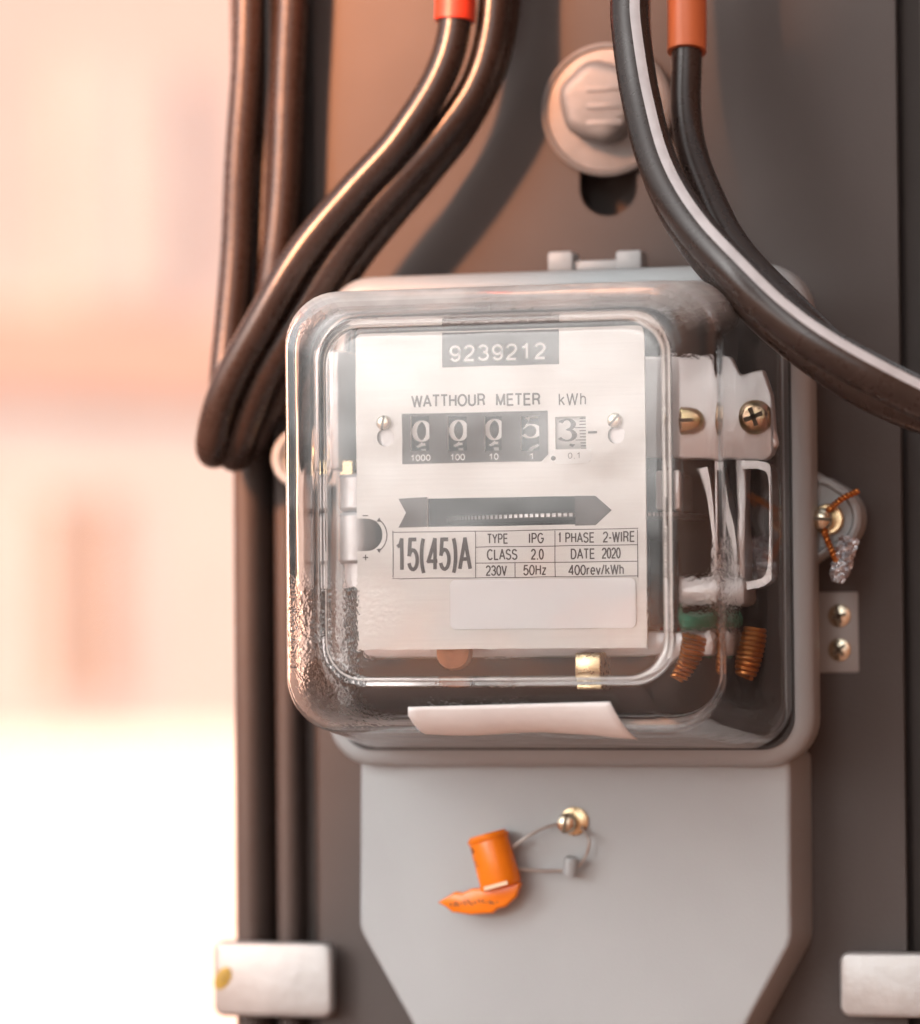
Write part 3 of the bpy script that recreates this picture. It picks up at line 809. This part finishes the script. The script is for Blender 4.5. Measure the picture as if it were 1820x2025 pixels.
# rating table
def line(b, d, x0, y0, x1, y1, w=1.6):
    if abs(x1 - x0) > abs(y1 - y0): q = rect(x0, (y0 + y1) / 2 - w / 2, x1, (y0 + y1) / 2 + w / 2, d)
    else: q = rect((x0 + x1) / 2 - w / 2, y0, (x0 + x1) / 2 + w / 2, y1, d)
    flat_poly(b, rpts(q), d)
def f_(b, d):
    line(b, d, 780, 1049.5, 1265, 1049.5); line(b, d, 780, 1142, 1265, 1142)
    line(b, d + 1e-5, 781, 1050, 781, 1142); line(b, d + 1e-5, 1264, 1048, 1264, 1142)
    line(b, d + 1e-5, 944, 1050, 944, 1142); line(b, d + 1e-5, 1101, 1050, 1101, 1142)
    line(b, d + 2e-5, 944, 1080, 1264, 1080); line(b, d + 2e-5, 944, 1112, 1264, 1112)
    line(b, d + 1e-5, 1022, 1112, 1022, 1142)
ink('rating_table', M['ink'], f_)
def f_(b, d):
    write(b, '15(45)A', 786, 1063, 937, 1130, d, .112, .13)
ink('current_rating_lettering', M['ink'], f_)
def f_(b, d):
    W = .135
    write(b, 'TYPE', 966, 1055, 1009, 1076, d, W); write(b, 'IPG', 1049, 1054, 1079, 1075, d, W)
    write(b, '1', 1107, 1053, 1112, 1074, d, W); write(b, 'PHASE', 1121, 1053, 1179, 1074, d, W); write(b, '2-WIRE', 1195, 1051, 1259, 1073, d, W)
    write(b, 'CLASS', 966, 1086, 1027, 1108, d, W); write(b, '2.0', 1053, 1085, 1079, 1107, d, W)
    write(b, 'DATE', 1132, 1085, 1180, 1106, d, W); write(b, '2020', 1193, 1083, 1231, 1105, d, W)
    write(b, '230V', 964, 1118, 1006, 1139, d, W); write(b, '50Hz', 1038, 1117, 1084, 1138, d, W)
    write(b, '400rev/kWh', 1127, 1116, 1237, 1137, d, W)
ink('rating_lettering', M['ink'], f_)
def f_(b, d):
    line(b, d, 721, 1020.5, 732, 1020.5, 2.2); line(b, d, 721, 1102.5, 732, 1102.5, 2.2); line(b, d + 1e-5, 726.5, 1097, 726.5, 1108, 2.2)
    ribbon(b, [pz(x, y, d) for x, y in arc(735, 1059, 34, 36, -62, 62)], .00028, -d)
    for s in (1, -1):
        flat_poly(b, [pz(x, 1059 + s * y, d) for x, y in ((754, 35), (748, 27), (757, 26))], d + 1e-5)
ink('adjuster_marking', M['ink'], f_)
bm = bmesh.new(); q = rect(895, 1145, 1261, 1243, PD)
prism(bm, rrect((q[0] + q[1]) / 2, (q[2] + q[3]) / 2, (q[1] - q[0]) / 2, (q[3] - q[2]) / 2, .0014, 5), PD + .0003, PD + .0005)
ob('blank_sticker', bm, M['sticker'], plate, False)
slot_screw('plate_screw', P(764, 837, PD + .0001), .0019, M['screw'], meter, 82, .0016)
slot_screw('plate_screw', P(1220, 832, PD + .0001), .0019, M['screw'], meter, 45, .0016)
for c in ((766, 865), (1222, 860)):
    bm = bmesh.new(); lathe(bm, P(*c, PD - .0025), [(.0027, 0), (.0027, .001), (.0001, .001)], n=20)
    ob('screw_boss', bm, M['alu'], meter)

# ------------------------------------------------------------- works inside
wk = M['frame']
# brake magnet columns at the left
def column(px0, px1, py0, py1, d, m, name):
    b = rect(px0, py0, px1, py1, d); r = (b[1] - b[0]) / 2
    bm = bmesh.new(); lathe(bm, Vector(((b[0] + b[1]) / 2, -d + r, b[2])), [(r * .9, 0), (r, .0008), (r, b[3] - b[2] - .0008), (r * .9, b[3] - b[2])], Vector((0, 0, 1)), 36)
    return ob(name, bm, m, meter), b, r
o, b, r = column(660, 745, 938, 1010, .044, M['alu'], 'magnet_column')
o2, b2, r2 = column(660, 745, 1014, 1114, .044, M['alu'], 'magnet_column')
bm = bmesh.new(); lathe(bm, Vector(((b[0] + b[1]) / 2 - .002, -.044 + r, b[3])), [(.0036, 0), (.0036, .0006), (.0028, .0007), (.0028, .0035), (.0024, .0038)], Vector((0, 0, 1)), 6); ob('hex_nut', bm, M['brass'], o, False)
bm = bmesh.new(); lathe(bm, Vector(((b[0] + b[1]) / 2, -.044 + r, b2[2] - .006)), [(.004, 0), (.004, .006)], Vector((0, 0, 1)), 24); ob('column_foot', bm, M['frame'], o2)
# rotor disc
dz = P(1000, 1021, .05).z
dcx = (P(849, 1020, .05).x + P(1300, 1020, .05).x) / 2
bm = bmesh.new(); lathe(bm, Vector((dcx + .002, -.016, dz - .0006)), [(.0342, 0), (.0345, .0002), (.0345, .0010), (.0342, .0012)], Vector((0, 0, 1)), 90)
disc = ob('rotor_disc', bm, M['alu'], meter)
bm = bmesh.new()
for k in range(150):
    a = R(360 * k / 150)
    if 250 < k * 2.4 % 360 and False: continue
    c = Vector((dcx + .002, -.016, dz)); u = Vector((math.cos(a), math.sin(a), 0)); w = Vector((-math.sin(a), math.cos(a), 0))
    vv = []
    for s, z in ((-1, -.0005), (1, -.0005), (1, .0005), (-1, .0005)): vv.append(bm.verts.new(c + u * .03465 + w * s * .00028 + Vector((0, 0, z))))
    bm.faces.new(vv)
ob('edge_graduation', bm, M['ink'], disc, False, kind='stuff')
# inner frame plates (right side seen through the side of the cover)
def wk_box(name, px0, py0, px1, py1, d0, d1, m, bev=.0006, parent=None):
    q = rect(px0, py0, px1, py1, d1); bm = bmesh.new(); boxm(bm, q[0], q[1], -d1, -d0, q[2], q[3], bev); return ob(name, bm, m, parent or meter)
bm = bmesh.new(); prism(bm, subdiv_round([pz(x, y, .031) for x, y in [(1230, 706), (1425, 704), (1452, 742), (1496, 730), (1520, 800), (1538, 880), (1500, 912), (1400, 908), (1230, 905)]], .001, 3), .028, .031, .0007)
fr_ = ob('frame_plate', bm, M['frame'], meter)
slot_screw('frame_screw', P(1376, 832, .0312), .0036, M['zinc'], meter, 0, .0035, cross=True)
slot_screw('frame_screw', P(1482, 826, .0312), .0044, M['zinc'], meter, 20, .0034, cross=True)  # extra screw, added in place of the first one's refracted image
wk_box('frame_post', 1440, 900, 1462, 1190, .022, .030, M['frame'])
wk_box('frame_foot', 1330, 1140, 1462, 1200, .018, .034, M['frame'], .002)
wk_box('magnet_core', 740, 700, 1260, 930, .018, .034, M['dark'])
wk_box('magnet_core', 780, 1070, 1290, 1240, .018, .040, M['black2'] if 'black2' in M else M['dark'])
wk_box('pole_piece', 1300, 930, 1345, 1010, .018, .045, M['frame'], .001)
wk_box('bottom_frame', 720, 1250, 1420, 1300, .018, .040, M['frame'], .0015)
wk_box('side_frame', 640, 690, 672, 930, .020, .040, M['frame'], .0015)
wk_box('terminal_link', 1140, 1290, 1190, 1345, .035, .046, M['brass'], .0005)
# coil
for c0, tl in ((P(1366, 1302, .040), .45), (P(1470, 1290, .030), .25)):
    bm = bmesh.new(); axc = Vector((tl, .1, 1)).normalized(); ua = axc.orthogonal().normalized(); wa = axc.cross(ua)
    tube(bm, [c0 + axc * (-.0062 + .0124 * k / 200) + (ua * math.cos(R(k * 18 * 1.0)) + wa * math.sin(R(k * 18))) * .0030 * (1 - .25 * abs(k / 100 - 1) ** 3) for k in range(201)], .00062, 6)
    ob('current_coil', bm, M['coil'], meter)
# bent bright springs of the magnet yoke
for pts in ([(1400, 925), (1418, 1000), (1432, 1080), (1430, 1140)], [(1452, 920), (1494, 921), (1513, 940), (1516, 1000), (1514, 1110), (1500, 1148), (1455, 1160)]):
    bm = bmesh.new()
    cs = [P(x, y, .032) for x, y in pts]; path = spline(cs, 8)
    rings = []
    for i, p in enumerate(path):
        t = (path[min(i + 1, len(path) - 1)] - path[max(i - 1, 0)]).normalized(); sd = Vector((t.z, 0, -t.x)) * .0010
        rings.append([p - sd, p + sd, p + sd + Vector((0, .006, 0)), p - sd + Vector((0, .006, 0))])
    loft(bm, rings)
    ob('yoke_spring', bm, M['alu'], meter)
bm = bmesh.new(); cc = P(905, 1290, .045)
lathe(bm, cc, [(.0045, 0), (.0048, .001), (.0042, .003), (.0001, .0036)]); ob('copper_rivet', bm, M['rivet'], meter)
bm = bmesh.new()
tube(bm, spline([P(1340, 1215, .04), P(1360, 1228, .046), P(1384, 1230, .044), P(1440, 1225, .03)], 8), .0022, 10)
tube(bm, spline([P(1350, 1180, .03), P(1362, 1225, .034), P(1378, 1240, .034), P(1372, 1275, .032), P(1420, 1290, .02)], 8), .0017, 10); ob('green_lead', bm, M['green'], meter)
bm = bmesh.new()
tube(bm, spline([P(1320, 1250, .03), P(1360, 1262, .036), P(1390, 1262, .034), P(1430, 1250, .02)], 8), .0013, 10); ob('red_lead', bm, M['red_wire'], meter)

# ================================================================== SEALS
# copper wire and crimped lead tag at the right ear
ls = thing('lead_seal', 'twisted copper wire with crumpled grey lead tag at the right ear', 'seal', P(1637, 1027, ED))
bm = bmesh.new(); lathe(bm, P(1640, 1027, ED - .0012), [(.0040, 0), (.0040, .0016), (.0036, .0021), (.0028, .0021), (.0026, .0014), (.0001, .0014)], n=32); ob('ear_washer', bm, M['brass'], meter)
es = slot_screw('ear_screw', P(1629, 1027, ED + .001), .0030, M['screw'], meter, -4, .0050)
def twist(path, r, pitch, name, parent):
    pts = spline(path, 14)
    # resample evenly
    L = [0]
    for a, b in zip(pts, pts[1:]): L.append(L[-1] + (b - a).length)
    n = int(L[-1] / .00016); even = []
    for k in range(n + 1):
        s = L[-1] * k / n; i = max(j for j in range(len(L)) if L[j] <= s + 1e-12); i = min(i, len(pts) - 2)
        t = (s - L[i]) / max(L[i + 1] - L[i], 1e-9); even.append(pts[i].lerp(pts[i + 1], t))
    fr = frames(even); bm = bmesh.new()
    for ph in (0, math.pi):
        h = [p + (u * math.cos(2 * math.pi * k * .00016 / pitch + ph) + w * math.sin(2 * math.pi * k * .00016 / pitch + ph)) * r for k, (p, (t, u, w)) in enumerate(zip(even, fr))]
        tube(bm, h, r * .80, 8)
    return ob(name, bm, M['copper'], parent)
twist([P(1632, 1012, ED + .003), P(1648, 1000, ED + .0045), P(1668, 985, ED + .0055), P(1698, 971, ED + .005)], .00050, .0021, 'copper_wire', ls)
twist([P(1628, 1040, ED + .002), P(1636, 1066, ED + .0035), P(1646, 1090, ED + .004), P(1656, 1112, ED + .0045)], .00050, .0021, 'copper_wire', ls)
a, b = P(1681, 1062, ED + .003), P(1656, 1152, ED + .005)
ax_ = (b - a).normalized(); sd = Vector((0, -1, 0)).cross(ax_).normalized(); nn = ax_.cross(sd)
bm = bmesh.new(); secs = []
rnd = random.Random(3)
for k in range(15):
    t = k / 14; c = a.lerp(b, t); hw = .0025 * (1 if t < .82 else 1 - (t - .82) * 2.6); ht = .0014 * (1 if t < .85 else .7)
    secs.append([c + sd * hw * math.cos(2 * math.pi * j / 18) ** 1 * (1 + rnd.uniform(-.16, .16)) + nn * ht * math.sin(2 * math.pi * j / 18) * (1 + rnd.uniform(-.65, .35)) for j in range(18)])
loft(bm, secs); ob('lead_tag', bm, M['lead'], ls, False)

# orange plastic seal on its wire, terminal cover
sl = thing('orange_seal', 'orange plastic twist seal hanging by thin wire from the terminal cover screw', 'seal', P(975, 1700, TD + .006))
d_ = TD + .006
axis_t, axis_b = P(964, 1650, d_), P(992, 1752, d_)
u = (axis_b - axis_t).normalized(); n_ = Vector((0, -1, 0)); w = u.cross(n_).normalized()
Lc = (axis_b - axis_t).length; rad = .0052
bm = bmesh.new()
def capsec(h, r, flat=.0):
    out = []
    for k in range(40):
        a = 2 * math.pi * k / 40
        # round barrel with a flat in front
        rr = r
        out.append(axis_t + u * h + (w * math.cos(a) * rr + n_ * math.sin(a) * rr * .92))
    return out
loft(bm, [capsec(-.0002, rad * .90), capsec(.0002, rad * .97), capsec(.0010, rad), capsec(Lc * .5, rad * 1.02), capsec(Lc - .0008, rad * 1.05), capsec(Lc, rad * 1.01), capsec(Lc + .0003, rad * .96)])
barrel = ob('barrel', bm, M['orange'], sl, ang=40)
# moulded collar at the top of the barrel
bm = bmesh.new()
loft(bm, [capsec(.0004, rad * 1.00), capsec(.0006, rad * 1.06), capsec(.0014, rad * 1.06), capsec(.0017, rad * 1.005)])
ob('collar', bm, M['orange'], barrel, ang=50)
# dark print on the barrel
bm = bmesh.new()
for k, (aa, hh) in enumerate(((38, .0032), (38, .0062), (42, .0072))):
    a = R(aa); p = axis_t + u * hh + (w * math.cos(a) * rad * 1.02 + n_ * math.sin(a) * rad * .955)
    t1 = (w * -math.sin(a) + n_ * math.cos(a) * .92).normalized()
    pts = [p + (u * math.sin(q) * .0007 + t1 * math.cos(q) * .0005) for q in [i * math.pi / 6 for i in range(13)]] if k == 0 else [p - t1 * .0008, p + t1 * .0008]
    tube(bm, pts, .00013, 6)
M['print'] = mat('dark_print', (0.16, 0.05, 0.01), 0.5)
ob('barrel_print', bm, M['print'], barrel)
# pale slot at the foot
bm = bmesh.new()
c = axis_b + n_ * rad * .55 + u * .0006
for s0, s1 in ((-1, 1),):
    v = [bm.verts.new(axis_b + w * x * rad * .62 + n_ * (rad * .97) + u * y) for x, y in ((-1, .0001), (1, .0001), (1, -.0009), (-1, -.0009))]
    v2 = [bm.verts.new(q.co + n_ * .0004) for q in v]
    bm.faces.new(v2)
    for i in range(4): bm.faces.new((v[i], v[(i + 1) % 4], v2[(i + 1) % 4], v2[i]))
M['cream'] = mat('cream_insert', (0.78, 0.60, 0.40), 0.5)
ob('cream_insert', bm, M['cream'], barrel, False)
# flag
fl = [(866, 1785), (900, 1764), (915, 1766), (932, 1758), (958, 1756), (1000, 1748), (1030, 1746), (1022, 1772), (1000, 1794), (985, 1797), (975, 1806), (930, 1809), (895, 1804), (880, 1792)]
bm = bmesh.new(); prism(bm, [pz(x, y, d_ + .001) for x, y in fl], d_ - .0008, d_ + .0016, .0007)
flag = ob('flag', bm, M['orange'], sl, ang=50)
bm = bmesh.new()
rnd = random.Random(5); x = 893
while x < 985:
    ribbon(bm, [pz(x + rnd.uniform(-2, 2), 1783 + rnd.uniform(-4, 4) - (x - 893) * .04, d_), pz(x + 4, 1790 - (x - 893) * .05 + rnd.uniform(-3, 3), d_)], .0004, -(d_ + .00175)); x += 7
ob('faded_print', bm, M['print'], flag, False)
# wire
M['wire'] = mat('dull_seal_wire', (0.42, 0.38, 0.35), 0.4, 0.7, var=0.1, nscale=300)
bm = bmesh.new()
tube(bm, spline([P(1000, 1690, d_ - .001), P(1030, 1664, d_), P(1070, 1640, TD + .005), P(1112, 1628, TD + .0035)], 10), .00042, 8)
tube(bm, spline([P(1150, 1636, TD + .002), P(1165, 1660, TD + .004), P(1160, 1690, TD + .004), P(1140, 1716, TD + .004), P(1100, 1722, TD + .004), P(1050, 1721, TD + .004), P(1005, 1715, d_ - .001)], 10), .00042, 8)
ob('wire', bm, M['wire'], sl)
bm = bmesh.new(); q = P(1131, 1712, TD + .004)
lathe(bm, q + Vector((-.0005, .0, -.0026)), [(.0016, 0), (.0019, .0004), (.0019, .0044), (.0015, .005)], Vector((.15, -.25, 1)), 20); ob('ferrule', bm, M['grey'], sl)

# ================================================================== TERMINAL BLOCK right of the meter
kd = -.018
tb = thing('screw_terminal', 'small grey terminal block with two screws right of the meter', 'terminal block', P(1668, 1250, BD))
q = rect(1600, 1170, 1702, 1331, kd)
bm = bmesh.new(); boxm(bm, q[0], q[1], -kd, -BD - .0004, q[2], q[3], .0007); tbk = ob('block', bm, M['grey_plate'], tb)
q2 = rect(1600, 1171, 1720, 1331, BD + .006)
bm = bmesh.new(); boxm(bm, q2[0], q2[1], .0395, .0443, q2[2], q2[3], .0006); ob('foot_plate', bm, M['grey_plate'], tb)
for py in (1218, 1285):
    slot_screw('block_screw', P(1664, py, kd - .0002), .0036, M['screw'], tb, 15 if py == 1218 else 40, .0034, cross=True)

# ================================================================== CABLES
def cable(label, pts, wpx, dsz=None, name='power_cable', group='black cables on the meter board', rfun=None):
    """pts: (px, py, d); wpx: width in the picture"""
    path = spline([P(*p) for p in pts], 12)
    ph = random.uniform(0, 6)
    path = [p + Vector((math.sin(i * .21 + ph), math.sin(i * .16 + 2 * ph) * .6, math.sin(i * .19 + 3 * ph))) * .00028 for i, p in enumerate(path)]   # hand-bent, not perfectly even
    m0 = pts[len(pts) // 2]
    r = (P(m0[0] + wpx / 2, m0[1], m0[2]) - P(*m0)).length
    t = thing(name, label, 'cable', path[0], group)
    bm = bmesh.new(); tube(bm, path, r, 20); sh = ob('sheath', bm, M['cable'], t, ang=50)
    return t, path, r
# left drip loop
L1 = [(912, -160, 0.0059), (905, -60, 0.0066), (896, 60, 0.0081), (858, 175, 0.0096), (794, 275, 0.0111), (700, 372, 0.0126), (616, 478, 0.0141), (540, 592, 0.0149), (478, 702, 0.0141), (436, 800, 0.0119), (418, 865, 0.0081), (424, 893, 0.0036), (438, 880, -0.0009), (444, 800, -0.0039), (452, 690, -0.0054), (466, 500, -0.0061), (477, 330, -0.0061), (488, 120, -0.0061), (492, -160, -0.0061)]
t, path, r = cable('thick black cable with red sleeve, upper strand of the left drip loop', L1, 62)
i0 = min(range(len(path)), key=lambda i: (path[i] - P(897, 36, .0082)).length)
bm = bmesh.new(); tube(bm, path[:i0 + 1], r + .0010, 24); ob('red_sleeve', bm, M['red'], t, ang=40)
L2 = [(986, -160, -0.0001), (984, -60, 0.0006), (974, 60, 0.0021), (938, 170, 0.0036), (872, 268, 0.0051), (800, 348, 0.0066), (716, 440, 0.0078), (640, 545, 0.0085), (576, 650, 0.0085), (520, 750, 0.0074), (476, 850, 0.0043), (462, 895, 0.0006), (474, 888, -0.0031), (500, 790, -0.0058), (528, 660, -0.0069), (552, 450, -0.0069), (566, 250, -0.0069), (574, 60, -0.0069), (578, -160, -0.0069)]
cable('lower black strand of the left drip loop, running behind the sleeved one', L2, 62)
L3 = [(1020, -160, -0.0069), (1012, -40, -0.0069), (985, 120, -0.0061), (925, 250, -0.0046), (850, 345, -0.0031), (770, 440, -0.0016), (690, 545, -0.0009), (618, 660, -0.0009), (560, 770, -0.0024), (520, 850, -0.0054), (500, 885, -0.0084), (510, 860, -0.0102), (524, 760, -0.0110), (526, 500, -0.0110), (530, 200, -0.0110), (532, -160, -0.0110)]
cable('thin black strand innermost in the left drip loop, close to the board', L3, 44)
# right bundle
RB1 = [(1246, -160, .040), (1247, -40, .044), (1250, 60, .048), (1264, 190, .054), (1305, 325, .062), (1378, 455, .070), (1470, 556, .076), (1578, 648, .078), (1690, 724, .076), (1800, 778, .072), (1900, 816, .068), (2010, 850, .06)]
t, path, r = cable('thick black cable with white stripe sweeping across the meter corner', RB1, 80)
# white stripe along the side facing the camera
fr = frames(path); bm = bmesh.new(); secs = []
for i, (p, (tt, uu, ww)) in enumerate(zip(path, fr)):
    toc = (CAM - p).normalized(); toc = (toc - tt * toc.dot(tt)).normalized(); sd = tt.cross(toc)
    if sd.z * 1 + sd.x * 1 < 0: sd = -sd
    tfrac = min(1, max(0, i / (len(path) * .62)))
    off = mix(8, 38, tfrac); hw = 15
    secs.append([p + (toc * math.cos(R(a)) + sd * math.sin(R(a))) * (r + .00012) for a in (off - hw, off - hw * .33, off + hw * .33, off + hw)] + [p + (toc * math.cos(R(a)) + sd * math.sin(R(a))) * (r - .0004) for a in (off + hw, off - hw)])
loft(bm, secs); ob('white_stripe', bm, M['stripe'], t, ang=50)
RB2 = [(1360, -160, .010), (1359, -40, .012), (1357, 105, .016), (1360, 230, .022), (1378, 335, .030), (1418, 425, .038), (1475, 510, .046), (1545, 590, .052), (1625, 665, .054), (1715, 745, .052), (1810, 800, .048), (1900, 836, .044), (2010, 870, .04)]
t, path, r = cable('black cable with orange sleeve, right of the striped cable', RB2, 62)
i0 = min(range(len(path)), key=lambda i: (path[i] - P(1357, 105, .016)).length)
bm = bmesh.new(); tube(bm, path[:i0 + 1], r + .0011, 24); ob('orange_sleeve', bm, M['orange_sleeve'], t, ang=40)
RB3 = [(1256, -160, .018), (1258, 60, .022), (1272, 230, .030), (1312, 370, .040), (1382, 492, .050), (1470, 590, .056), (1570, 680, .058), (1680, 758, .056), (1800, 815, .052), (1900, 848, .048), (2010, 880, .044)]
cable('black strand hidden under the striped cable, lower edge of the right bundle', RB3, 66)

# ================================================================== unseen board on two posts, added behind the camera to shape the meter's shade
yS = -1.0
def proj(p): return p + S * ((yS - p.y) / S.y)
A_, B_ = proj(P(900, 0, BD)), proj(P(130, 1500, BD))
dirAB = (A_ - B_).normalized()
hi = A_ + dirAB * .22; lo = B_ - dirAB * .12
zr = .17
prof = [(lo.x, zr), (-.05, zr), (-.05, hi.z), (hi.x, hi.z), (lo.x, lo.z)]
shade_board = thing('added_shade_board', 'plain grey board on two posts, added unseen to shade the meter', 'added_shade_board', (-.35, yS, GZ))
bm = bmesh.new(); loft(bm, [[Vector((x, yS, z)) for x, z in prof], [Vector((x, yS - .04, z)) for x, z in prof]]); ob('panel', bm, M['concrete'], shade_board, False)
for x in (lo.x + .06, -.08):
    bm = bmesh.new(); boxm(bm, x - .03, x + .03, yS - .11, yS - .042, GZ, zr + .2); ob('post', bm, M['concrete'], shade_board, False)
print('sun', S, 'cam', CAM, 'shade_board', prof)

# unseen dark timber boards, added close right to darken the meter's right-hand sides
shade_slats = thing('added_shade_slats', 'dark brown upright timber boards, added unseen right of the meter to shade its side', 'shade_slats', (.62, -.3, GZ))
M['timber'] = mat('dark_timber', (0.045, 0.032, 0.026), 0.8, var=0.25, nscale=30, stretch=(8, 8, .6))
board_mesh = None
for k in range(15):
    y0 = -1.6 + k * .155
    if board_mesh is None:
        bm = bmesh.new(); boxm(bm, .62, .645, y0, y0 + .145, GZ + .02, 1.0, .003); bo_ = ob('shade_slat', bm, M['timber'], shade_slats, False); board_mesh = bo_
    else:
        c = board_mesh.copy(); col.objects.link(c); c.parent = shade_slats; c.location = (random.uniform(-.002, .002), k * .155, 0)
for z in (-1.1, -.2, .7):
    bm = bmesh.new(); boxm(bm, .647, .69, -1.6, .72, z, z + .07); ob('rail', bm, M['timber'], shade_slats, False)
